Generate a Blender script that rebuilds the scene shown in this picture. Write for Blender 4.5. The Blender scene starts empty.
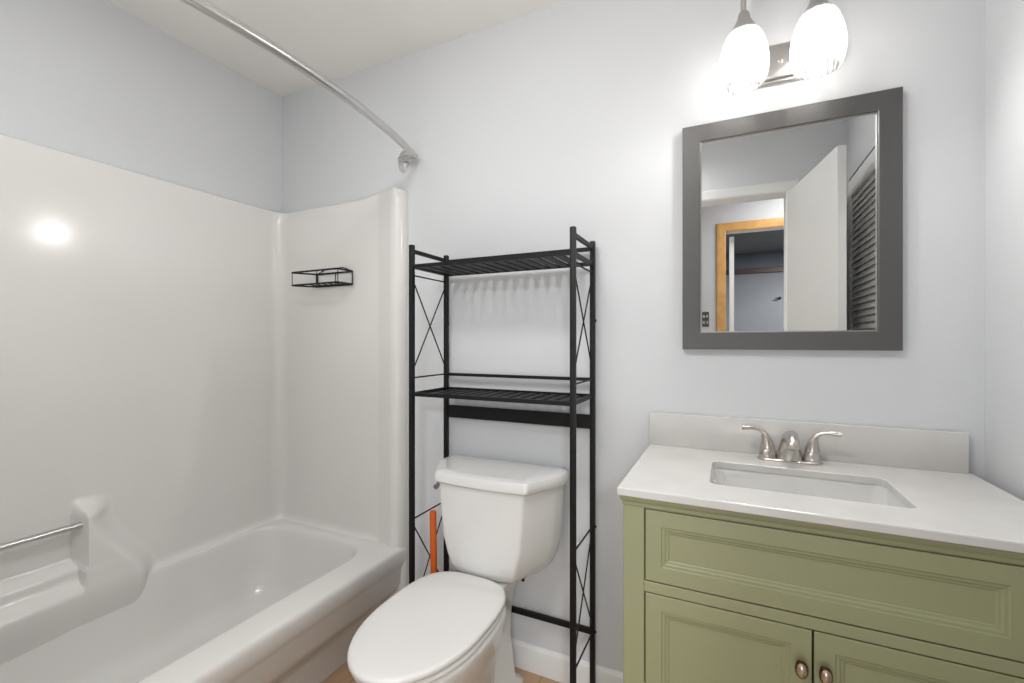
import bpy, bmesh, math, random
from mathutils import Vector, Matrix
random.seed(4)
S = bpy.context.scene
COL = S.collection
R = math.radians

# ------------------------------------------------------------ camera
cam_d = bpy.data.cameras.new('camera'); cam = bpy.data.objects.new('camera', cam_d); COL.objects.link(cam)
cam_d.sensor_width = 36.0; cam_d.lens = 36.0*454/1024; cam_d.clip_start = 0.02
cam.location = (0, -1.53, 1.20); cam.rotation_euler = (R(90), 0, R(25.4))
S.camera = cam
# ------------------------------------------------------------ view + world
S.view_settings.view_transform = 'Standard'; S.view_settings.look = 'None'
S.view_settings.gamma = 1.0; S.view_settings.use_curve_mapping = False
S.view_settings.exposure = -0.03
W = bpy.data.worlds.new('world'); S.world = W; W.use_nodes = True
W.node_tree.nodes['Background'].inputs[0].default_value = (.9, .95, 1, 1)
W.node_tree.nodes['Background'].inputs[1].default_value = 0.5
# ------------------------------------------------------------ added fill lights, bulb strength
def area(name, loc, rot, sx, sy, power, col):
    d = bpy.data.lights.new(name, 'AREA'); d.shape = 'RECTANGLE'; d.size = sx; d.size_y = sy
    d.energy = power; d.color = col
    o = bpy.data.objects.new(name, d); COL.objects.link(o); o.location = loc; o.rotation_euler = rot
    return o
area('bath_fill', (-.55, -1.30, 2.36), (R(20), 0, 0), .35, .25, 11.0, (1, .995, .985))  # added fill below the ceiling, no fixture known here
area('tub_fill', (-1.15, -1.1, 2.385), (0, 0, 0), .45, .45, 3.2, (1, .995, .985))  # extra fill added over the tub, source unseen
area('upward_fill', (-.8, -1.0, .95), (R(180), 0, 0), .5, .5, 3.2, (1, .995, .985))  # invented fill facing up, brightens the ceiling for soft light
area('hall_low_fill', (-.05, -1.95, .75), (R(92), 0, 0), .6, .7, 4.6, (.97, .985, 1))  # low fill added in the hall behind the camera, lifts upright faces
area('hall_top_fill', (.6, -1.95, 2.385), (0, 0, 0), .5, .3, 12.0, (1, .995, .985))  # added fill at the hall ceiling, stands for no known lamp
area('far_room_fill', (1.1, -4.0, 2.385), (0, 0, 0), .5, .5, 110.0, (.97, .98, 1))  # added to brighten the dim far room, source unseen
BULB = 20.0

# ------------------------------------------------------------ materials
def mat(name, col, rough=.5, metal=0, bump=0, bscale=200, var=0, vscale=4, coat=0, spec=None, col2=None):
    m = bpy.data.materials.new(name); m.use_nodes = True
    nt = m.node_tree; b = nt.nodes['Principled BSDF']
    b.inputs['Base Color'].default_value = (*col, 1); b.inputs['Roughness'].default_value = rough
    b.inputs['Metallic'].default_value = metal
    if coat: b.inputs['Coat Weight'].default_value = coat; b.inputs['Coat Roughness'].default_value = .08
    if spec is not None: b.inputs['Specular IOR Level'].default_value = spec
    tc = nt.nodes.new('ShaderNodeTexCoord')
    if var or col2:
        n = nt.nodes.new('ShaderNodeTexNoise'); n.inputs['Scale'].default_value = vscale; n.inputs['Detail'].default_value = 5
        nt.links.new(tc.outputs['Object'], n.inputs['Vector'])
        r = nt.nodes.new('ShaderNodeValToRGB')
        c2 = col2 if col2 else tuple(c*(1-var) for c in col)
        r.color_ramp.elements[0].position = .35; r.color_ramp.elements[1].position = .65
        r.color_ramp.elements[0].color = (*c2, 1); r.color_ramp.elements[1].color = (*col, 1)
        nt.links.new(n.outputs['Fac'], r.inputs['Fac']); nt.links.new(r.outputs['Color'], b.inputs['Base Color'])
    if bump:
        n2 = nt.nodes.new('ShaderNodeTexNoise'); n2.inputs['Scale'].default_value = bscale; n2.inputs['Detail'].default_value = 3
        nt.links.new(tc.outputs['Object'], n2.inputs['Vector'])
        bp = nt.nodes.new('ShaderNodeBump'); bp.inputs['Strength'].default_value = bump; bp.inputs['Distance'].default_value = .002
        nt.links.new(n2.outputs['Fac'], bp.inputs['Height']); nt.links.new(bp.outputs['Normal'], b.inputs['Normal'])
    return m
WALL = mat('wall_paint', (.66, .672, .69), .6, bump=.15, bscale=180, var=.02, vscale=2)
CEIL = mat('ceiling_paint', (.88, .865, .83), .8, bump=.2, bscale=150, var=.02)
TRIM = mat('trim_paint', (.78, .78, .77), .35, var=.02)
LOUV = mat('louvre_door_paint', (.86, .855, .84), .4, var=.02)
DOORP = mat('door_paint', (.60, .59, .57), .4, var=.02)
ACRYL = mat('tub_acrylic', (.765, .755, .735), .15, var=.02, vscale=3, bump=.02, bscale=6)
PORC = mat('porcelain', (.74, .735, .72), .12, var=.015, coat=.3)
SEATM = mat('toilet_seat_plastic', (.70, .69, .675), .3, var=.01)
BLACK = mat('black_powder_coat', (.006, .006, .0065), .5, spec=.3, bump=.1, var=.1)
CHROME = mat('chrome', (.75, .75, .76), .12, 1, var=.03)
ROD = mat('brushed_steel', (.62, .61, .6), .28, 1, var=.05, vscale=20)
NICK = mat('brushed_nickel', (.62, .585, .54), .27, 1, var=.1, vscale=30)
NICK2 = mat('satin_nickel_light', (.55, .54, .53), .3, 1, var=.05, vscale=20)
GREEN = mat('sage_green_paint', (.305, .315, .18), .42, var=.05, vscale=3, bump=.05)
DARKIN = mat('cabinet_inside', (.03, .035, .015), .8, var=.1)
QUARTZ = mat('white_quartz', (.65, .64, .615), .22, col2=(.605, .59, .575), vscale=9)
FRAME = mat('grey_frame_paint', (.088, .085, .082), .40, .55, var=.04, vscale=5, coat=.9)
FRAME.node_tree.nodes['Principled BSDF'].inputs['Coat Roughness'].default_value = .42
ORANGE = mat('orange_plastic', (.56, .095, .003), .6, var=.05)
OAK = mat('oak_casing', (.72, .40, .13), .4, col2=(.60, .31, .09), vscale=12)
RUBBER = mat('dark_rubber', (.05, .02, .015), .6, var=.1)
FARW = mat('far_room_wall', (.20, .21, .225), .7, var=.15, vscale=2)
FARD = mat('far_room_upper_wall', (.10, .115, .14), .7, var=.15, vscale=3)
BROWN = mat('brown_wood', (.07, .035, .02), .5, var=.3, vscale=8)
BRONZE = mat('switch_plate_bronze', (.12, .12, .10), .5, .4, var=.3, vscale=60)
IVORY = mat('knob_brushed', (.62, .52, .42), .25, .9, var=.2, vscale=60)
DKBR = mat('knob_dark_bronze', (.12, .07, .04), .35, .9, var=.1)
CARPET = mat('far_floor', (.25, .21, .17), .9, bump=.5, var=.2)

def floor_mat():
    m = bpy.data.materials.new('wood_plank_floor'); m.use_nodes = True; nt = m.node_tree; b = nt.nodes['Principled BSDF']
    tc = nt.nodes.new('ShaderNodeTexCoord'); mp = nt.nodes.new('ShaderNodeMapping')
    mp.inputs['Rotation'].default_value = (0, 0, R(90))
    nt.links.new(tc.outputs['Object'], mp.inputs['Vector'])
    br = nt.nodes.new('ShaderNodeTexBrick'); br.inputs['Scale'].default_value = 1
    br.inputs['Brick Width'].default_value = .9; br.inputs['Row Height'].default_value = .12; br.inputs['Mortar Size'].default_value = .0012
    br.inputs['Color1'].default_value = (.62, .42, .26, 1); br.inputs['Color2'].default_value = (.54, .35, .20, 1)
    br.inputs['Mortar'].default_value = (.16, .09, .04, 1)
    nt.links.new(mp.outputs['Vector'], br.inputs['Vector'])
    n = nt.nodes.new('ShaderNodeTexNoise'); n.inputs['Scale'].default_value = 6; n.inputs['Detail'].default_value = 8
    mp2 = nt.nodes.new('ShaderNodeMapping'); mp2.inputs['Scale'].default_value = (14, 1, 1)
    nt.links.new(tc.outputs['Object'], mp2.inputs['Vector']); nt.links.new(mp2.outputs['Vector'], n.inputs['Vector'])
    mx = nt.nodes.new('ShaderNodeMix'); mx.data_type = 'RGBA'; mx.blend_type = 'MULTIPLY'; mx.inputs[0].default_value = .35
    nt.links.new(br.outputs['Color'], mx.inputs[6]); nt.links.new(n.outputs['Color'], mx.inputs[7])
    nt.links.new(mx.outputs[2], b.inputs['Base Color']); b.inputs['Roughness'].default_value = .3
    return m
FLOOR = floor_mat()

def mirror_mat():
    m = mat('mirror_silver', (.86, .87, .87), .0, 1); return m
MIRR = mirror_mat()

def shade_mat():
    m = bpy.data.materials.new('ribbed_clear_glass'); m.use_nodes = True; nt = m.node_tree
    for n in list(nt.nodes):
        if n.type != 'OUTPUT_MATERIAL': nt.nodes.remove(n)
    out = nt.nodes['Material Output']
    tr = nt.nodes.new('ShaderNodeBsdfTransparent'); tl = nt.nodes.new('ShaderNodeBsdfTranslucent'); gl = nt.nodes.new('ShaderNodeBsdfGlossy')
    gl.inputs['Roughness'].default_value = .1
    tl.inputs['Color'].default_value = (.95, .95, .95, 1)
    tc = nt.nodes.new('ShaderNodeTexCoord'); v = nt.nodes.new('ShaderNodeTexVoronoi'); v.inputs['Scale'].default_value = 90
    mp = nt.nodes.new('ShaderNodeMapping'); mp.inputs['Scale'].default_value = (1, 1, .3)
    nt.links.new(tc.outputs['Object'], mp.inputs['Vector']); nt.links.new(mp.outputs['Vector'], v.inputs['Vector'])
    bp = nt.nodes.new('ShaderNodeBump'); bp.inputs['Strength'].default_value = .6; bp.inputs['Distance'].default_value = .003
    nt.links.new(v.outputs['Distance'], bp.inputs['Height']); nt.links.new(bp.outputs['Normal'], gl.inputs['Normal'])
    a = nt.nodes.new('ShaderNodeMixShader'); a.inputs[0].default_value = .3
    rp = nt.nodes.new('ShaderNodeMapRange'); rp.inputs[1].default_value = 0; rp.inputs[2].default_value = .6
    rp.inputs[3].default_value = .12; rp.inputs[4].default_value = .55
    nt.links.new(v.outputs['Distance'], rp.inputs[0]); nt.links.new(rp.outputs[0], a.inputs[0])
    b = nt.nodes.new('ShaderNodeMixShader'); b.inputs[0].default_value = .12
    nt.links.new(tr.outputs[0], a.inputs[1]); nt.links.new(tl.outputs[0], a.inputs[2])
    nt.links.new(a.outputs[0], b.inputs[1]); nt.links.new(gl.outputs[0], b.inputs[2]); nt.links.new(b.outputs[0], out.inputs[0])
    return m
GLASS = shade_mat()
def bulb_mat():
    m = bpy.data.materials.new('lit_bulb'); m.use_nodes = True; b = m.node_tree.nodes['Principled BSDF']
    b.inputs['Emission Color'].default_value = (1, .96, .90, 1); b.inputs['Emission Strength'].default_value = BULB
    return m
BULBM = bulb_mat()

# ------------------------------------------------------------ mesh helpers
def box(bm, a, b, bev=0, seg=2):
    x0, x1 = sorted((a[0], b[0])); y0, y1 = sorted((a[1], b[1])); z0, z1 = sorted((a[2], b[2]))
    vs = [bm.verts.new(p) for p in [(x0,y0,z0),(x1,y0,z0),(x1,y1,z0),(x0,y1,z0),(x0,y0,z1),(x1,y0,z1),(x1,y1,z1),(x0,y1,z1)]]
    fs = [bm.faces.new([vs[i] for i in f]) for f in [(3,2,1,0),(4,5,6,7),(0,1,5,4),(1,2,6,5),(2,3,7,6),(3,0,4,7)]]
    if bev:
        es = list({e for f in fs for e in f.edges})
        bmesh.ops.bevel(bm, geom=es, offset=bev, segments=seg, affect='EDGES', profile=.5)
def loft(bm, rings, cap0=True, cap1=True, closed=True, wrap=False):
    vr = [[bm.verts.new(p) for p in r] for r in rings]
    n = len(rings[0]); m = len(vr)
    for i in range(m if wrap else m-1):
        A, B = vr[i], vr[(i+1) % m]
        for j in range(n if closed else n-1):
            k = (j+1) % n
            bm.faces.new([A[j], A[k], B[k], B[j]])
    if not wrap and closed:
        if cap0: bm.faces.new(vr[0][::-1])
        if cap1: bm.faces.new(vr[-1])
    return vr
def tube(bm, pts, r, n=12, closed=False):
    P = [Vector(p) for p in pts]; m = len(P)
    rs = r if isinstance(r, (list, tuple)) else [r]*m
    T = []
    for i in range(m):
        if closed: t = P[(i+1) % m]-P[i-1]
        else: t = P[min(i+1, m-1)]-P[max(i-1, 0)]
        T.append(t.normalized())
    up = Vector((0, 0, 1)) if abs(T[0].z) < .9 else Vector((0, 1, 0))
    N = (up-T[0]*up.dot(T[0])).normalized(); rings = []
    for i in range(m):
        N = (N-T[i]*N.dot(T[i])).normalized(); B = T[i].cross(N)
        rings.append([P[i]+(N*math.cos(2*math.pi*k/n)+B*math.sin(2*math.pi*k/n))*rs[i] for k in range(n)])
    loft(bm, rings, wrap=closed)
def lathe(bm, prof, c=(0, 0, 0), n=32, axis='z', cap0=False, cap1=False):
    rings = []
    for r, z in prof:
        ring = []
        for k in range(n):
            a = 2*math.pi*k/n; u, v = r*math.cos(a), r*math.sin(a)
            if axis == 'z': p = (c[0]+u, c[1]+v, c[2]+z)
            elif axis == 'y': p = (c[0]+u, c[1]+z, c[2]+v)
            else: p = (c[0]+z, c[1]+u, c[2]+v)
            ring.append(p)
        rings.append(ring)
    loft(bm, rings, cap0, cap1)
def rr(x0, x1, y0, y1, r, seg=8):
    """rounded rectangle as list of (x, y)"""
    r = min(r, (x1-x0)/2-1e-5, (y1-y0)/2-1e-5); out = []
    for cx, cy, a0 in ((x1-r, y1-r, 0), (x0+r, y1-r, 90), (x0+r, y0+r, 180), (x1-r, y0+r, 270)):
        for i in range(seg+1):
            a = R(a0+90*i/seg); out.append((cx+r*math.cos(a), cy+r*math.sin(a)))
    return out
def smooth(pts, it=2, closed=False):
    P = [Vector(p) for p in pts]
    for _ in range(it):
        Q = []; m = len(P)
        if not closed: Q.append(P[0])
        for i in range(m if closed else m-1):
            a, b = P[i], P[(i+1) % m]; Q += [a*.75+b*.25, a*.25+b*.75]
        if not closed: Q.append(P[-1])
        P = Q
    return P
def wpos(o):
    p = Vector((0, 0, 0))
    while o: p += o.location; o = o.parent
    return p
def build(name, bm, m, parent=None, sm=35, origin=None, recalc=True):
    if recalc: bmesh.ops.recalc_face_normals(bm, faces=bm.faces)
    off = wpos(parent) if parent else Vector((0, 0, 0))
    loc = Vector(origin)-off if origin is not None else Vector((0, 0, 0))
    bmesh.ops.translate(bm, vec=-(off+loc), verts=bm.verts)
    me = bpy.data.meshes.new(name); bm.to_mesh(me); bm.free(); me.materials.append(m)
    if sm:
        me.shade_smooth(); me.set_sharp_from_angle(angle=R(sm))
    o = bpy.data.objects.new(name, me); COL.objects.link(o); o.location = loc
    if parent: o.parent = parent
    return o
def thing(name, label, cat, loc, group=None):
    o = bpy.data.objects.new(name, None); COL.objects.link(o); o.location = loc; o.empty_display_size = .05
    o['label'] = label; o['category'] = cat
    if group: o['group'] = group
    return o
def struct(name, bm, m, parent=None, **k):
    o = build(name, bm, m, parent, **k)
    if not parent: o['kind'] = 'structure'
    return o
def B(): return bmesh.new()

# ------------------------------------------------------------ setting
XL, XR, YB, YR, ZC = -1.977, .58, 0.0, -1.485, 2.40
HALL = -2.43
b = B(); box(b, (XL-.1, HALL-.02, -.1), (2.2, .1, 0)); struct('floor', b, FLOOR, sm=0)
b = B(); box(b, (XL-.1, HALL-.1, ZC), (2.2, .1, ZC+.1)); struct('ceiling', b, CEIL, sm=0)
b = B(); box(b, (XL-.1, 0, 0), (XR+.1, .1, ZC)); struct('wall_back', b, WALL, sm=0)
b = B(); box(b, (XL-.1, YR-.115, 0), (XL, 0, ZC)); struct('wall_left', b, WALL, sm=0)
# right wall with the closet opening
b = B()
box(b, (XR, -.80, 0), (XR+.1, 0, ZC)); box(b, (XR, YR-.115, 0), (XR+.1, -1.43, ZC)); box(b, (XR, -1.43, 2.055), (XR+.1, -.80, ZC))
struct('wall_right', b, WALL, sm=0)
b = B(); box(b, (XR+.09, -1.5, 0), (XR+.12, -.75, 2.1)); struct('wall_closet', b, WALL, sm=0)
# rear wall with doorway
DX0, DX1, DZ = -.385, .30, 2.05
b = B()
box(b, (XL, YR-.115, 0), (DX0-.015, YR, ZC)); box(b, (DX1+.015, YR-.115, 0), (XR, YR, ZC)); box(b, (DX0-.015, YR-.115, DZ+.015), (DX1+.015, YR, ZC))
struct('wall_rear', b, WALL, sm=0)
def casing(name, x0, x1, zt, y, side, m, w=.06, extra=0):
    """mitred door casing; side = +1 when it stands proud towards +y"""
    b = B(); prof = [(0, .0), (0, .010), (.008, .014), (.03, .016), (w-.012, .018), (w-.004, .016), (w, .010), (w, 0)]
    rings = []
    for (px, pz, sx, sz) in ((x0, 0, -1, 0), (x0, zt, -1, 1), (x1, zt, 1, 1), (x1, 0, 1, 0)):
        rings.append([(px+sx*o, y+side*d, pz+sz*o) for o, d in prof])
    loft(b, rings); return struct(name, b, m, sm=20)
casing('trim_1', DX0-.002, DX1+.002, DZ, YR, 1, TRIM)
casing('trim_2', DX0-.002, DX1+.002, DZ, YR-.115, -1, TRIM)
b = B(); box(b, (DX0-.015, YR-.115, 0), (DX0, YR, DZ)); box(b, (DX1, YR-.115, 0), (DX1+.015, YR, DZ)); box(b, (DX0-.015, YR-.115, DZ), (DX1+.015, YR, DZ+.015))
struct('trim_3', b, TRIM, sm=0)
# baseboard
def baseboard(name, x0, x1):
    b = B(); prof = [(0, 0), (-.013, 0), (-.013, .072), (-.011, .082), (-.006, .088), (-.004, .093), (0, .093)]
    loft(b, [[(x, y, z) for y, z in prof] for x in (x0, x1)]); return struct(name, b, TRIM, sm=20)
baseboard('baseboard_back', -1.20, XR)
# open bathroom door (hinged on the right jamb, swung into the room)
hx, hy = .302, -1.488; ex, ey = .425, -.844
L = math.hypot(ex-hx, ey-hy); ang = math.atan2(ey-hy, ex-hx)
d = B(); box(d, (0, -.035, .012), (L, 0, 2.04), .002, 1)
door = struct('door_1', d, DOORP, sm=20)
k = B(); lathe(k, [(0, 0), (.028, 0), (.028, .006), (.012, .01), (.011, .035), (.022, .042), (.026, .055), (.02, .066), (0, .068)], (L-.06, 0, .95), 24, 'y')
build('door_knob', k, NICK, door)
k = B(); lathe(k, [(0, 0), (.028, 0), (.028, -.006), (.012, -.01), (.011, -.03), (.022, -.037), (.026, -.048), (.02, -.056), (0, -.058)], (L-.06, -.035, .95), 24, 'y')
build('door_knob', k, NICK, door)
door.location = (hx, hy, 0); door.rotation_euler = (0, 0, ang)
# louvred closet door on the right wall
def louvre(name, y0, y1):
    st = .055; x0, x1 = XR-.004, XR+.026
    f = B()
    for a, c in ((y0, y0+st), (y1-st, y1)): box(f, (x0, a, .015), (x1, c, 2.04), .002, 1)
    for a, c in ((.015, .17), (1.0, 1.08), (1.95, 2.04)): box(f, (x0, y0+st, a), (x1, y1-st, c), .002, 1)
    o = struct(name, f, LOUV, sm=20)
    s = B()
    for za, zb in ((.17, 1.0), (1.08, 1.95)):
        z = za+.016
        while z < zb-.005:
            loft(s, [[(x0+.003, y, z-.021), (x0+.009, y, z-.021), (x1-.008, y, z+.019), (x1-.014, y, z+.019)] for y in (y0+st, y1-st)])
            z += .031
    build('louvre_slats', s, LOUV, o, sm=0); return o
louvre('door_2', -1.425, -.805)
# hallway beyond
OX0, OX1, OZ = -.012, .72, 2.06
b = B(); box(b, (XL, HALL-.1, 0), (OX0-.012, HALL, ZC)); box(b, (OX1+.012, HALL-.1, 0), (2.2, HALL, ZC)); box(b, (OX0-.012, HALL-.1, OZ+.012), (OX1+.012, HALL, ZC))
struct('wall_hall', b, WALL, sm=0)
b = B(); box(b, (XL-.1, HALL-.1, 0), (XL, YR-.115, ZC)); struct('wall_hall_left', b, WALL, sm=0)
b = B(); box(b, (2.1, HALL-.1, 0), (2.2, YR-.115, ZC)); struct('wall_hall_right', b, WALL, sm=0)
b = B(); box(b, (XR+.1, YR-.115, 0), (2.1, YR-.02, ZC)); struct('wall_hall_near', b, WALL, sm=0)
casing('trim_4', OX0, OX1, OZ, HALL, 1, OAK, .068)
b = B(); box(b, (OX0-.012, HALL-.1, 0), (OX0, HALL, OZ)); box(b, (OX1, HALL-.1, 0), (OX1+.012, HALL, OZ)); box(b, (OX0-.012, HALL-.1, OZ), (OX1+.012, HALL, OZ+.012))
struct('trim_5', b, TRIM, sm=0)
b = B(); box(b, (.012, HALL-.80, .01), (.047, HALL-.105, 2.04), .002, 1); struct('door_3', b, TRIM, sm=20)
FY = -5.4
b = B(); box(b, (-1.2, FY, -.1), (2.6, HALL-.02, -.0)); struct('floor_far', b, CARPET, sm=0)
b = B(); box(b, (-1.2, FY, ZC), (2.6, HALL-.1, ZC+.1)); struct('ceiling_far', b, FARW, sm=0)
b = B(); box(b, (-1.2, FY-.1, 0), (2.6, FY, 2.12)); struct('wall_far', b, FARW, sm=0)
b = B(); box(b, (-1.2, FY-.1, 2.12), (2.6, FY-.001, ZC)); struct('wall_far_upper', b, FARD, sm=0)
b = B(); box(b, (-1.2, FY, 2.115), (2.6, FY+.03, 2.18), .004, 1); struct('trim_6', b, BROWN, sm=20)
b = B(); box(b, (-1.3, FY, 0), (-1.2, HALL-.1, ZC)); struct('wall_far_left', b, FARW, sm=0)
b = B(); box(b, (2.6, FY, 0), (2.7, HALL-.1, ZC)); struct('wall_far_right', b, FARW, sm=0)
sp = thing('switch_plate', 'dark switch plate on the hallway wall beside the orange wooden door casing in the mirror', 'light switch', (-.158, HALL, 1.377))
b = B(); box(b, (-.183, HALL, 1.317), (-.133, HALL+.006, 1.437), .002, 1); build('plate', b, BRONZE, sp)
for xx in (-.170, -.146):
    for zz in (1.352, 1.402):
        b = B(); box(b, (xx-.006, HALL+.006, zz-.012), (xx+.006, HALL+.014, zz+.012), .002, 1); build('toggle', b, NICK, sp)
hk = B(); tube(hk, smooth([(.62, FY, 1.77), (.62, FY+.03, 1.77), (.60, FY+.05, 1.765), (.565, FY+.05, 1.77)]), .008, 8); lathe(hk, [(0, 0), (.02, 0), (.02, .006), (0, .006)], (.62, FY, 1.77), 16, 'y')
o = build('wall_hook', hk, BLACK, None, origin=(.62, FY, 1.77)); o['label'] = 'small black hook on the far dark grey wall, seen in the mirror through the doorway'; o['category'] = 'hook'

# ------------------------------------------------------------ tub and shower surround
RIM = .355
tubt = thing('tub_shower_unit', 'glossy off-white one-piece tub and shower surround along the left wall', 'bathtub', (-1.6, -.74, 0))
Y1, Y0 = -.004, YR+.004; XI = XL+.004
b = B(); rings = []
def oring(xf, z, ins=0, r=.012): return [(x, y, z) for x, y in rr(XI+ins, xf-ins, Y0+ins, Y1-ins, r, 10)]
for xf, z in ((-1.292, 0), (-1.292, .10), (-1.280, .135), (-1.245, .165), (-1.225, .20), (-1.220, .262), (-1.212, .280), (-1.205, .296), (-1.204, .335), (-1.207, .346), (-1.213, .352), (-1.224, RIM)):
    rings.append(oring(xf, z))
ix0, ix1, iy0, iy1 = -1.925, -1.330, YR+.10, -.085
for ins, dz, r in ((-.020, 0, .15), (-.008, -.001, .14), (0, -.005, .135), (.006, -.013, .13), (.010, -.03, .13), (.030, -.15, .13), (.050, -.235, .14), (.075, -.268, .14), (.12, -.283, .12), (.2, -.287, .08)):
    rings.append([(x, y, RIM+dz) for x, y in rr(ix0+ins*.55, ix1-ins, iy0+ins*1.7, iy1-ins*1.1, r, 10)])
loft(b, rings)
for a, c in ((-.030, -.001), (YR+.001, YR+.030)): box(b, (-1.31, a, .001), (-1.207, c, RIM+.004), .008, 3)
build('tub', b, ACRYL, tubt, sm=50)

def ss(a, c, x):
    t = max(0, min(1, (x-a)/(c-a))); return t*t*(3-2*t)
YC = -1.04   # middle of the grab bar recess
def relief(y, z):
    d = abs(y-YC); side = 1
    # lower body with flared edge, top at about z=.50 bowed forwards
    edge = .32+.14*(1-ss(.36, .62, z))
    e = 1-ss(edge-.07, edge+.03, d)
    bow = .086-.013*min(1, (d/.24))**2
    low = (bow if d < .245 else .074)*(1-ss(.455, .49, z))
    low = (.5*low+.5*bow*(1-ss(.385, .435, z))) if d < .245 else low
    # side pillars carrying the bar
    pil = .073*ss(.236, .254, d)*(1-ss(.62, .68, z))
    return (max(low, pil)*e)*(.25+.75*ss(.19, .40, z))
# plan path of the inner face: x, y, normal nx, ny, flag(back)
path = []
def seg(a, c, n, nrm, back=0):
    for i in range(n):
        t = i/n; path.append((a[0]+(c[0]-a[0])*t, a[1]+(c[1]-a[1])*t, nrm[0], nrm[1], back))
FX, FY1, FY0, CR = -1.950, -.030, YR+.030, .055
nose = smooth([(-1.208, -.001), (-1.206, -.030), (-1.222, -.054), (-1.250, -.056), (-1.290, -.043), (-1.335, -.031)], 3)
P0 = []
for i, p in enumerate(nose):
    q0 = nose[max(0, i-1)]; q1 = nose[min(len(nose)-1, i+1)]; t = (q1-q0).normalized(); P0.append((p.x, p.y, t.y, -t.x, 0))
for p in P0: path.append((p[0], p[1], -abs(p[2])*0 + p[2]*-1*-1, p[3]*1, 0))
path = [(x, y, (-ny if False else nx), ny, f) for x, y, nx, ny, f in path]
seg((-1.345, FY1), (FX+CR, FY1), 14, (0, -1))
for i in range(9):
    a = R(90+90*i/9); path.append((FX+CR+CR*math.cos(a), FY1-CR+CR*math.sin(a), -math.cos(a), -math.sin(a), 0))
seg((FX, FY1-CR), (FX, FY0+CR), 210, (1, 0), 1)
for i in range(9):
    a = R(180+90*i/9); path.append((FX+CR+CR*math.cos(a), FY0+CR+CR*math.sin(a), -math.cos(a), -math.sin(a), 0))
seg((FX+CR, FY0), (-1.345, FY0), 14, (0, 1))
for x, y, nx, ny, f in P0[::-1]: path.append((x, YR-y, nx, -ny, 0))
zs = [.13+i*.0065 for i in range(87)]; zs += [zs[-1]+(1.805-zs[-1])*(i+1)/24 for i in range(24)]
def topz(x):   # the rim of the end panels rises a little towards the outer edge
    return .020*ss(-1.47, -1.29, x)-.014*ss(-1.245, -1.206, x)
rings = []
for z in zs:
    ring = []
    for x, y, nx, ny, f in path:
        h = relief(y, z) if f else 0
        zc = z if f else max(z, RIM-.004)
        cove = 0 if z < RIM-.004 else max(0, 1-h/.03)*.022*(1-math.sqrt(max(0, 1-(1-min(1, (z-RIM+.004)/.035))**2))) if x < -1.34 else 0
        zz = zc + topz(x)*ss(1.2, 1.79, z)
        ring.append((x+nx*(h+cove), y+ny*(h+cove), zz))
    rings.append(ring)
def outer(x, y):
    if y > -.07 and x > FX+.02: return (min(x, -1.209), -.001)
    if y < YR+.07 and x > FX+.02: return (min(x, -1.209), YR+.001)
    return (XL+.001, min(-.001, max(YR+.001, y)))
for k, dz in ((.06, .006), (.2, .012), (.5, .016), (1, .017)):
    ring = []
    for x, y, nx, ny, f in path:
        ox, oy = outer(x, y); ring.append((x+(ox-x)*k, y+(oy-y)*k, 1.805+dz+topz(x)))
    rings.append(ring)
b = B(); loft(b, rings, closed=False); bmesh.ops.remove_doubles(b, verts=b.verts, dist=1e-5); build('wall_panel', b, ACRYL, tubt, sm=60)
b = B(); tube(b, [(-1.910, YC+.250, .600), (-1.910, YC-.250, .600)], .0108, 16)
build('grab_bar', b, ROD, tubt)

# ------------------------------------------------------------ curved shower rod
rodt = thing('shower_curtain_rod', 'curved brushed-steel shower curtain rod bowed outward above the tub', 'curtain rod', (-1.237, 0, 1.953))
ZR = 1.955
pts = [(-1.185, -.055, ZR), (-1.160, -.045, ZR)]
arc = []
for i in range(41):
    t = i/40; y = -.03+(YR+.06)*t; u = 2*t-1
    arc.append((-1.150-.035*t+.110*(1-u*u), y, ZR))
b = B(); tube(b, arc, .0138, 16); build('rod', b, ROD, rodt)
for yy, s in ((0, -1), (YR, 1)):
    b = B(); ox = 0 if s < 0 else -.035
    lathe(b, [(0, 0), (.027, 0), (.027, .005*s), (.020, .012*s), (.010, .016*s), (0, .016*s)], (-1.230+ox, yy, ZR), 28, 'y')
    bmesh.ops.scale(b, vec=(1, 1, 1.7), verts=b.verts, space=Matrix.Translation((1.230-ox, -yy, -ZR)))
    build('wall_flange', b, CHROME, rodt)
    b = B(); tube(b, smooth([(-1.232+ox, yy+.012*s, ZR), (-1.228+ox, yy+.028*s, ZR), (-1.20+ox, yy+.034*s, ZR), (-1.150+ox, yy+.030*s, ZR)]), .0115, 14)
    build('swivel_elbow', b, ROD, rodt)

# ------------------------------------------------------------ wire shower caddy
cd = thing('shower_caddy', 'small black wire soap basket on the far end panel of the shower', 'shower caddy', (-1.59, -.03, 1.448))
x0, x1, ya, yb = -1.700, -1.478, -.034, -.122
xf = -1.762
def trap():
    c = [(x1, ya), (x1, yb), (xf, yb), (x0, ya)]; out = []
    for i in range(4):
        p, q, s = Vector(c[i-1]), Vector(c[i]), Vector(c[(i+1) % 4]); d1 = (p-q).normalized()*.014; d2 = (s-q).normalized()*.014
        for k in range(5):
            t = k/4; v = (q+d1)*(1-t)**2+q*2*t*(1-t)+(q+d2)*t*t; out.append((v.x, v.y))
    return out
def rect(z, dip=0):
    p = [(x0, ya, z), (x0, yb, z), (x0+.05, yb-.002, z-dip), (x1-.06, yb-.002, z-dip), (x1, yb, z), (x1, ya, z)]
    return p
b = B(); tube(b, [(x, y, 1.507) for x, y in trap()], .0038, 8, True)
build('top_rail', b, BLACK, cd)
b = B(); tube(b, [(x, y, 1.450) for x, y in trap()], .0038, 8, True)
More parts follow.
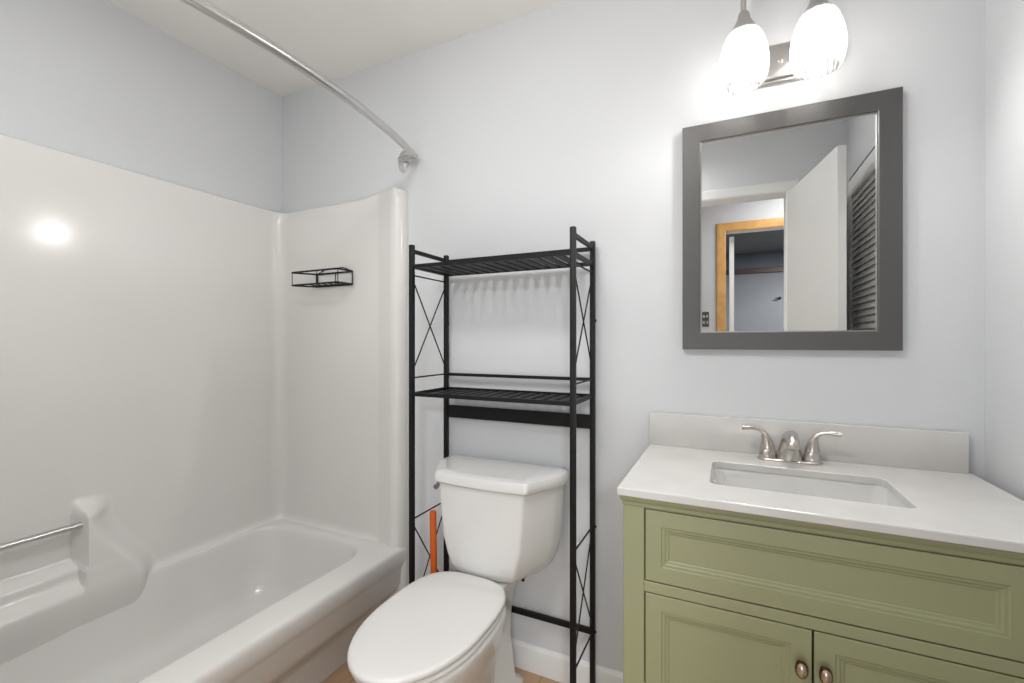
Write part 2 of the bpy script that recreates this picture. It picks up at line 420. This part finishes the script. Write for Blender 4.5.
for i in range(1, 6):
    xx = x0+(x1-x0)*i/6; tube(b, [(xx, yb, 1.450), (xx, ya, 1.450)], .0018, 6)
tube(b, [(x0, (ya+yb)/2, 1.448), (x1, (ya+yb)/2, 1.448)], .0018, 6)
build('basket_floor', b, BLACK, cd)
for xx, yy in ((xf+.006, yb+.002), (x1-.004, yb+.004), (x0, ya-.004), (x1-.004, ya-.004), (-1.60, yb), (-1.585, ya)):
    b = B(); tube(b, [(xx, yy, 1.448), (xx, yy, 1.507)], .0018, 6); build('wire_upright', b, BLACK, cd)
b = B(); tube(b, smooth([(x0+.006, ya, 1.448), (x0+.006, ya, 1.528), (x1-.006, ya, 1.528), (x1-.006, ya, 1.448)], 1), .0022, 6)
build('hanging_frame', b, BLACK, cd)

# ------------------------------------------------------------ over-toilet shelf
sh = thing('over_toilet_shelf', 'tall black metal shelf rack standing over the white toilet', 'shelf rack', (-.70, -.14, 0))
SX0, SX1, SYB, SYF = -.998, -.411, -.030, -.245
for xx in (SX0, SX1):
    for yy in (SYB, SYF):
        b = B(); box(b, (xx-.0085, yy-.0085, .004), (xx+.0085, yy+.0085, 1.538), .003, 2); p = build('post', b, BLACK, sh)
        b = B(); lathe(b, [(0, 0), (.012, 0), (.012, .008), (.009, .012), (0, .012)], (xx, yy, 0), 16); build('foot_cap', b, BLACK, p)
def bar(b, p, q, w, h):
    """flat bar from p to q: w horizontal width, h height"""
    P, Q = Vector(p), Vector(q); t = (Q-P).normalized(); s = t.cross(Vector((0, 0, 1))).normalized(); u = s.cross(t)
    loft(b, [[c+s*w/2+u*h/2, c-s*w/2+u*h/2, c-s*w/2-u*h/2, c+s*w/2-u*h/2] for c in (P, Q)])
def shelf(z):
    b = B()
    for yy in (SYF, SYB): bar(b, (SX0, yy, z), (SX1, yy, z), .010, .013)
    for xx in (SX0+.004, SX1-.004): bar(b, (xx, SYF, z), (xx, SYB, z), .010, .013)
    n = 13
    for i in range(1, n+1):
        xx = SX0+.01+(SX1-SX0-.02)*i/(n+1)
        box(b, (xx-.014, SYF+.004, z-.005), (xx+.014, SYB-.004, z+.001), .0008, 1)
    build('slatted_shelf', b, BLACK, sh, sm=20)
shelf(1.462); shelf(1.016)
for z, t in ((1.512, .013), (1.072, .011), (.222, .018)):
    b = B(); bar(b, (SX0, SYB, z), (SX1, SYB, z), .011, t); build('back_rail', b, BLACK, sh, sm=20)
b = B(); box(b, (SX0, SYB-.004, .905), (SX1, SYB+.002, .953), .001, 1); build('back_panel', b, BLACK, sh, sm=20)
for xx in (SX0, SX1):
    b = B(); bar(b, (xx, SYF, 1.516), (xx, SYB, 1.516), .008, .014); build('side_rail', b, BLACK, sh, sm=20)
    for za, zb in ((1.432, 1.073), (.577, .222)):
        b = B()
        for z in (za, zb): tube(b, [(xx, SYF, z), (xx, SYB, z)], .0028, 8)
        tube(b, [(xx+.002, SYF, za-.012), (xx+.002, SYB, zb+.012)], .0024, 8); tube(b, [(xx-.002, SYF, zb+.012), (xx-.002, SYB, za-.012)], .0024, 8)
        build('cross_brace', b, BLACK, sh)
    for z in (1.27, .222, .577):
        b = B(); lathe(b, [(0, 0), (.0055, 0), (.0055, .003), (.003, .005), (0, .005)], (xx+.0075, SYB, z), 10, 'x'); build('screw_head', b, BLACK, sh)

# ------------------------------------------------------------ toilet
CX = -.740; CB = -.753
to = thing('toilet', 'white two-piece toilet with closed lid between the tub and the green vanity', 'toilet', (CX, -.42, 0))
def egg(w, yb_, yf, z, n=48, sq=2.25, back=.55):
    """egg outline: w half width, yb_ back y, yf front y"""
    ym = yb_+(yf-yb_)*.46; out = []
    for k in range(n):
        a = 2*math.pi*k/n; c, s = math.cos(a), math.sin(a)
        e = 2/2.0 if s < 0 else 2/3.2
        x = w*math.copysign(abs(c)**(e), c); yy = abs(s)**(e if s > 0 else 2/2.15)
        y = ym+(yb_-ym)*yy if s > 0 else ym+(yf-ym)*yy
        out.append((CB+x, y, z))
    return out
# bowl with pedestal
b = B()
prof = [(.118, -.20, -.625, 0), (.118, -.20, -.625, .012), (.108, -.205, -.61, .03), (.098, -.21, -.585, .09), (.098, -.21, -.575, .15), (.108, -.21, -.59, .21), (.132, -.215, -.63, .27), (.152, -.22, -.678, .325), (.163, -.225, -.708, .36), (.167, -.228, -.716, .378), (.166, -.23, -.716, .388), (.159, -.235, -.708, .392)]
loft(b, [egg(w, a, c, z) for w, a, c, z in prof])
build('bowl', b, PORC, to, sm=60)
b = B()   # rear deck and trapway body
prof = [(.105, -.05, -.33, 0, .03), (.105, -.05, -.33, .012, .03), (.088, -.07, -.33, .03, .04), (.078, -.08, -.33, .2, .05), (.078, -.07, -.33, .28, .05), (.085, -.06, -.33, .34, .05), (.097, -.045, -.31, .375, .05), (.100, -.045, -.30, .400, .05), (.096, -.05, -.295, .406, .045)]
loft(b, [[(x, y, z) for x, y in rr(CB-w, CB+w, c, a, r, 8)] for w, a, c, z, r in prof])
build('rear_deck', b, PORC, to, sm=60)
for s in (-1, 1):
    b = B(); lathe(b, [(.017, 0), (.017, .01), (.012, .022), (0, .026)], (CB+s*.100, -.34, .010), 16); build('bolt_cap', b, PORC, to)
def slab(prof_, name, m):
    b = B(); loft(b, [egg(w, a, c, z) for w, a, c, z in prof_]); return build(name, b, m, to, sm=60)
def slabp(z0, z1, w, yb_, yf, dome=0):
    r = .006
    p = [(w-r, yb_-r, yf+r, z0), (w-.001, yb_-.001, yf+.001, z0+.003), (w, yb_, yf, z0+.006), (w, yb_, yf, z1-.007), (w-.002, yb_-.002, yf+.002, z1-.003), (w-r, yb_-r, yf+r, z1-.0005), (w-.016, yb_-.016, yf+.016, z1+dome*.3)]
    if dome: p += [(w*.6, yb_-.06, yf+.08, z1+dome*.8), (w*.25, yb_-.13, yf+.19, z1+dome)]
    return p
slab(slabp(.394, .410, .166, -.248, -.728), 'seat', SEATM)
slab(slabp(.413, .431, .167, -.229, -.738, .003), 'seat_lid', SEATM)
for s in (-1, 1):
    b = B(); box(b, (CB+s*.075-.018, -.262, .405), (CB+s*.075+.018, -.238, .424), .005, 2); build('hinge', b, SEATM, to)
# tank
def tank_outline(wb, wf, dp, z, yb_=-.035, bow=.012, r=.012):
    """back half width, front half width, depth"""
    c = [(-wb, yb_), (-wb, yb_-.06), (-wf, yb_-dp), (wf, yb_-dp), (wb, yb_-.06), (wb, yb_)]
    out = []; n = len(c)
    for i in range(n):
        p, q, s = Vector(c[i-1]), Vector(c[i]), Vector(c[(i+1) % n])
        d1 = (p-q).normalized(); d2 = (s-q).normalized(); rr_ = r*(2.2 if i in (1, 4) else (.7 if i in (0, 5) else 1))
        for k in range(5):
            t = k/4; a = q+d1*rr_*(1-t)**1; e = q+d2*rr_*t
            v = (q+d1*rr_)*(1-t)**2+q*2*t*(1-t)+(q+d2*rr_)*t*t
            out.append((v.x, v.y))
        if i == 2:
            for k in range(1, 10):
                t = k/10; x = -wf+r+(2*wf-2*r)*t; out.append((x, yb_-dp-bow*(1-(2*t-1)**2)))
    return [(CX+x, y, z) for x, y in out]
b = B()
prof = [(.115, .088, .140, .405), (.145, .100, .160, .409), (.170, .110, .172, .420), (.192, .119, .178, .440), (.209, .129, .182, .475), (.222, .143, .185, .53), (.228, .152, .188, .62), (.231, .158, .190, .715)]
loft(b, [tank_outline(*p) for p in prof]); tk = build('tank', b, PORC, to, sm=38)
b = B(); loft(b, [tank_outline(wb+e, wf+e*.8, .192+e*1.2, z, -.028) for wb, wf, e, z in ((.232, .160, .002, .714), (.234, .162, .008, .716), (.234, .162, .012, .722), (.234, .162, .012, .744), (.234, .162, .009, .752), (.232, .160, .001, .757), (.222, .150, -.012, .760))])
build('tank_lid', b, PORC, to, sm=38)
b = B(); lx, ly, lz = CX-.186, -.158, .690
lathe(b, [(0, 0), (.012, 0), (.012, -.008), (.006, -.012), (0, -.012)], (lx, ly, lz), 14, 'x')
tube(b, [(lx-.008, ly, lz), (lx-.012, ly-.010, lz-.002), (lx-.012, ly-.032, lz-.008)], [.006, .008, .009], 10)
build('flush_lever', b, NICK2, to)
b = B(); lathe(b, [(0, -.012), (.005, -.012), (.006, 0), (.011, .001), (.011, .008), (0, .008)], (-.628, -.12, .398), 12); build('tank_bolt', b, BLACK, to)

# ------------------------------------------------------------ plunger with orange handle
pl = thing('plunger', 'orange stick handle standing upright behind the toilet by the left rack post', 'plunger', (-.925, -.185, 0))
px, py = -.948, -.19
b = B(); tube(b, [(px+.010, py, .09), (px, py, .590), (px, py, .596)], [.012, .012, .0105], 16); build('handle', b, ORANGE, pl)
b = B(); lathe(b, [(.055, 0), (.056, .008), (.05, .04), (.035, .07), (.016, .085), (.014, .11), (0, .11)], (px+.0104, py, 0), 24, cap0=True); build('rubber_cup', b, RUBBER, pl)
pl.location = pl.location

# ------------------------------------------------------------ vanity cabinet
VX0, VX1, VY, VT = -.2155, .513, -.483, .852
va = thing('vanity_cabinet', 'sage green vanity cabinet with framed drawer front and two doors', 'cabinet', (.15, -.25, 0))
b = B()
box(b, (VX0, VY+.022, .0), (VX0+.018, -.016, VT-.002)); box(b, (VX1-.018, VY+.022, 0), (VX1, -.016, VT-.002))
box(b, (VX0+.018, -.03, .08), (VX1-.018, -.016, VT-.002)); box(b, (VX0+.018, VY+.03, .08), (VX1-.018, -.03, .098)); box(b, (VX0+.018, VY+.06, 0), (VX1-.018, VY+.075, .08))
build('carcass', b, GREEN, va, sm=0)
DL, DR = -.169, .466
b = B()
box(b, (VX0, VY, 0), (DL, VY+.022, VT-.002), .0015, 1); box(b, (DR, VY, 0), (VX1, VY+.022, VT-.002), .0015, 1)
for a, c in ((.826, VT-.002), (.640, .6635), (.08, .115)): box(b, (DL, VY, a), (DR, VY+.022, c), .001, 1)
build('face_frame', b, GREEN, va, sm=20)
b = B()   # moulding below the worktop
prof = [(0, .828), (-.002, .830), (-.002, .837), (-.005, .840), (-.007, .846), (-.007, .8515), (0, .8515)]
rings = [[(VX0+dy, 0-.016, z) for dy, z in prof], [(VX0+dy, VY+dy, z) for dy, z in prof], [(VX1-dy, VY+dy, z) for dy, z in prof], [(VX1-dy, -.016, z) for dy, z in prof]]
loft(b, rings); build('crown_moulding', b, GREEN, va, sm=15)
def panel(name, x0_, x1_, z0_, z1_, inset):
    b = B(); rings = []
    for i, d in ((0, .020), (0, .0012), (.0012, 0), (inset, 0), (inset+.002, .0025), (inset+.007, .0025), (inset+.010, .0050), (inset+.014, .0055), (inset+.016, .0075)):
        y = VY+d; rings.append([(x0_+i, y, z0_+i), (x1_-i, y, z0_+i), (x1_-i, y, z1_-i), (x0_+i, y, z1_-i)])
    loft(b, rings); return build(name, b, GREEN, va, sm=15)
g = .0026
panel('drawer_front', DL+g, DR-g, .6635+g, .824, .034)
dm = .150
d1 = panel('door', DL+g, dm-g*.7, .115+g, .640-g, .034)
d2 = panel('door', dm+g*.7, DR-g, .115+g, .640-g, .034)
for d_, kx in ((d1, .129), (d2, .168)):
    b = B(); n = 20
    def ov(rx, rz, y): return [(kx+rx*math.cos(2*math.pi*i/n), VY+y, .568+rz*math.sin(2*math.pi*i/n)) for i in range(n)]
    loft(b, [ov(.007, .007, .001), ov(.005, .005, -.012), ov(.010, .015, -.014), ov(.0115, .0175, -.018), ov(.0105, .016, -.0215)])
    kn = build('knob', b, DKBR, d_)
    b = B(); loft(b, [ov(.009, .0142, -.0212), ov(.0085, .0135, -.0235), ov(.006, .010, -.026), ov(.0018, .0035, -.0275)]); build('knob_face', b, IVORY, kn)

# ------------------------------------------------------------ worktop with backsplash and basin
ct = thing('vanity_worktop', 'white veined quartz worktop with undermount basin on the green cabinet', 'countertop', (.165, -.25, VT))
T0, T1 = VT, .870
KX0, KX1, KY0, KY1 = -.227, .555, -.497, -.0015
bx0, bx1, by0, by1 = -.038, .341, -.378, -.155
b = B()
def out_ring(z, ins): return [(x, y, z) for x, y in rr(KX0+ins, KX1-ins, KY0+ins, KY1-ins, .004, 6)]
def in_ring(z, e, r=.022): return [(x, y, z) for x, y in rr(bx0-e, bx1+e, by0-e, by1+e, r, 6)]
loft(b, [out_ring(T0, .001), out_ring(T0+.001, 0), out_ring(T1-.003, 0), out_ring(T1-.001, .001), out_ring(T1, .003), in_ring(T1, .002), in_ring(T1-.0015, 0), in_ring(T0, 0)], wrap=True)
build('slab', b, QUARTZ, ct, sm=8)
b = B(); box(b, (KX0, -.0215, T1), (KX1-.012, -.0015, .972), .0015, 2); build('backsplash', b, QUARTZ, ct, sm=30)
b = B()
def bas(e, z, r): return [(x, y, z) for x, y in rr(bx0-e, bx1+e, by0-e, by1+e, r, 6)]
loft(b, [bas(.012, T0-.014, .03), bas(.012, T0-.0005, .03), bas(.003, T0-.0005, .028), bas(.002, T0-.004, .027), bas(-.004, T0-.07, .035), bas(-.012, T0-.112, .045), bas(-.032, T0-.130, .05), bas(-.07, T0-.136, .05), bas(-.10, T0-.139, .02)], cap0=False)
build('sink_basin', b, PORC, ct, sm=60, recalc=False)
b = B(); lathe(b, [(0, .003), (.012, .003), (.02, .002), (.022, 0)], (.152, -.262, T0-.138), 24); build('drain', b, NICK, ct)

# ------------------------------------------------------------ faucet
fa = thing('basin_faucet', 'brushed nickel two-handle faucet at the back of the white worktop', 'faucet', (.154, -.068, T1))
FC, FYY = .154, -.068
b = B(); loft(b, [[(x, y, z) for x, y in rr(FC-.078+i, FC+.078-i, FYY-.024+i, FYY+.024-i, .024-i, 8)] for z, i in ((T1+.0003, 0), (T1+.004, 0), (T1+.006, .002), (T1+.007, .006))]); build('base_plate', b, NICK, fa, sm=40)
b = B()
def er(cx, cy, cz, rx, ry, tilt=0, n=28):
    out = []
    for i in range(n):
        a = 2*math.pi*i/n; u, v = rx*math.cos(a), ry*math.sin(a)
        out.append((cx+u, cy+v*math.cos(tilt), cz+v*math.sin(tilt)))
    return out
loft(b, [er(FC, FYY, T1+.006, .033, .026), er(FC, FYY-.001, T1+.022, .029, .024, .05), er(FC, FYY-.004, T1+.042, .0245, .022, .25), er(FC, FYY-.012, T1+.060, .021, .019, .6), er(FC, FYY-.026, T1+.072, .0185, .016, 1.0), er(FC, FYY-.045, T1+.077, .017, .0145, 1.4), er(FC, FYY-.066, T1+.072, .016, .013, 1.8), er(FC, FYY-.082, T1+.062, .015, .012, 2.15), er(FC, FYY-.088, T1+.054, .0145, .0115, 2.4), er(FC, FYY-.089, T1+.051, .011, .009, 2.5)])
build('spout', b, NICK, fa, sm=60)
for s in (-1, 1):
    hx_ = FC+s*.053
    b = B(); lathe(b, [(.0215, .006), (.0215, .010), (.0185, .028), (.0165, .030)], (hx_, FYY, T1), 24, cap0=True, cap1=True)
    loft(b, [er(hx_, FYY, T1+.030, .0175, .0175), er(hx_, FYY, T1+.036, .0175, .0172), er(hx_+s*.001, FYY, T1+.052, .014, .0145), er(hx_+s*.005, FYY, T1+.068, .0095, .011)])
    build('handle', b, NICK, fa, sm=50)
    b = B(); pts = smooth([(hx_+s*.002, FYY, T1+.058), (hx_+s*.006, FYY, T1+.072), (hx_+s*.018, FYY-.002, T1+.082), (hx_+s*.040, FYY-.006, T1+.086), (hx_+s*.064, FYY-.008, T1+.084)], 2)
    n = len(pts); tube(b, pts, [.0095-.0045*min(1, i/(n*.55))+(.0025*max(0, (i/(n-1))-.6)/.4) for i in range(n)], 14)
    build('lever', b, NICK, fa, sm=60)

# ------------------------------------------------------------ mirror
MX0, MX1, MZ0, MZ1 = -.127, .4135, 1.176, 1.866
mi = thing('wall_mirror', 'rectangular grey-framed mirror on the wall above the basin', 'mirror', (.146, 0, 1.5))
b = B(); rings = []
for ins, y in ((0, -.001), (0, -.022), (.002, -.024), (.049, -.021), (.051, -.020), (.0515, -.009), (.0515, -.001)):
    rings.append([(MX0+ins, y, MZ0+ins), (MX1-ins, y, MZ0+ins), (MX1-ins, y, MZ1-ins), (MX0+ins, y, MZ1-ins)])
loft(b, rings, wrap=True); build('frame', b, FRAME, mi, sm=20)
b = B(); i2 = .0518; box(b, (MX0+i2, -.010, MZ0+i2), (MX1-i2, -.003, MZ1-i2)); build('mirror_glass', b, MIRR, mi, sm=0)
b = B(); i3 = .0518
loft(b, [[(MX0+i, y, MZ0+i), (MX1-i, y, MZ0+i), (MX1-i, y, MZ1-i), (MX0+i, y, MZ1-i)] for i, y in ((i3, -.0101), (i3, -.0150), (i3+.0012, -.0150), (i3+.0030, -.0101))], wrap=True)
build('inner_bead', b, NICK2, mi, sm=15)

# ------------------------------------------------------------ vanity light
vl = thing('vanity_light', 'two-bulb nickel wall light with ribbed glass shades above the mirror', 'wall light', (.137, 0, 2.0))
b = B(); PZ0, PZ1, PX0, PX1 = 1.949, 2.062, -.017, .292
loft(b, [[(x, y, z) for x, z in rr(PX0+i, PX1-i, PZ0+i, PZ1-i, .05-i*.5, 10)] for y, i in ((-.001, 0), (-.010, 0), (-.013, .003), (-.013, .008), (-.020, .011), (-.022, .014), (-.023, .018))])
build('back_plate', b, NICK2, vl, sm=35)
b = B(); lathe(b, [(0, -.031), (.006, -.030), (.007, -.023)], (.137, 0, 2.005), 14, 'y'); build('finial', b, NICK2, vl)
LY = -.140
for lx in (.040, .209):
    b = B(); tube(b, smooth([(lx, -.022, 2.03), (lx, -.050, 2.035), (lx, -.058, 2.12), (lx, -.065, 2.20), (lx, -.10, 2.235), (lx, LY, 2.21), (lx, LY, 2.09)], 3), .006, 12); build('arm', b, NICK2, vl)
    b = B(); lathe(b, [(.008, 2.100), (.013, 2.094), (.017, 2.075), (.031, 2.050), (.037, 2.036), (.035, 2.034), (.012, 2.045)], (lx, LY, 0), 28, cap0=True, cap1=True); build('socket_cup', b, NICK2, vl)
    b = B(); pr = [(.034, 2.045), (.042, 2.034), (.050, 2.015), (.057, 1.990), (.061, 1.962), (.0605, 1.938), (.056, 1.915), (.050, 1.901), (.0485, 1.899), (.047, 1.902), (.0535, 1.917), (.058, 1.940), (.0585, 1.962), (.0545, 1.989), (.0475, 2.013), (.0395, 2.032), (.032, 2.042)]
    rings = []
    n = 96
    for r_, z in pr:
        rings.append([(lx+(r_+.0008*math.cos(24*2*math.pi*k/n))*math.cos(2*math.pi*k/n), LY+(r_+.0008*math.cos(24*2*math.pi*k/n))*math.sin(2*math.pi*k/n), z) for k in range(n)])
    loft(b, rings, False, False); build('glass_shade', b, GLASS, vl, sm=60)
    ld = bpy.data.lights.new('bulb_fill_disc', 'AREA'); ld.shape = 'DISK'; ld.size = .06; ld.color = (1, .985, .96); ld.energy = 4.4 if lx < .1 else 4.4  # fill disc added in each shade, boosts far light, spares the nearby wall
    lo = bpy.data.objects.new('bulb_fill_disc', ld); COL.objects.link(lo); lo.location = (lx, LY-.004, 1.918)
    lo.rotation_euler = Vector((-.66, -.74, -.25) if lx < .1 else (.12, -.85, -.5)).to_track_quat('-Z', 'Y').to_euler()
    b = B(); lathe(b, [(.003, 1.925), (.016, 1.930), (.026, 1.945), (.029, 1.962), (.026, 1.985), (.018, 2.005), (.013, 2.020), (.013, 2.040)], (lx, LY, 0), 16, cap0=True, cap1=True); build('bulb', b, BULBM, vl)
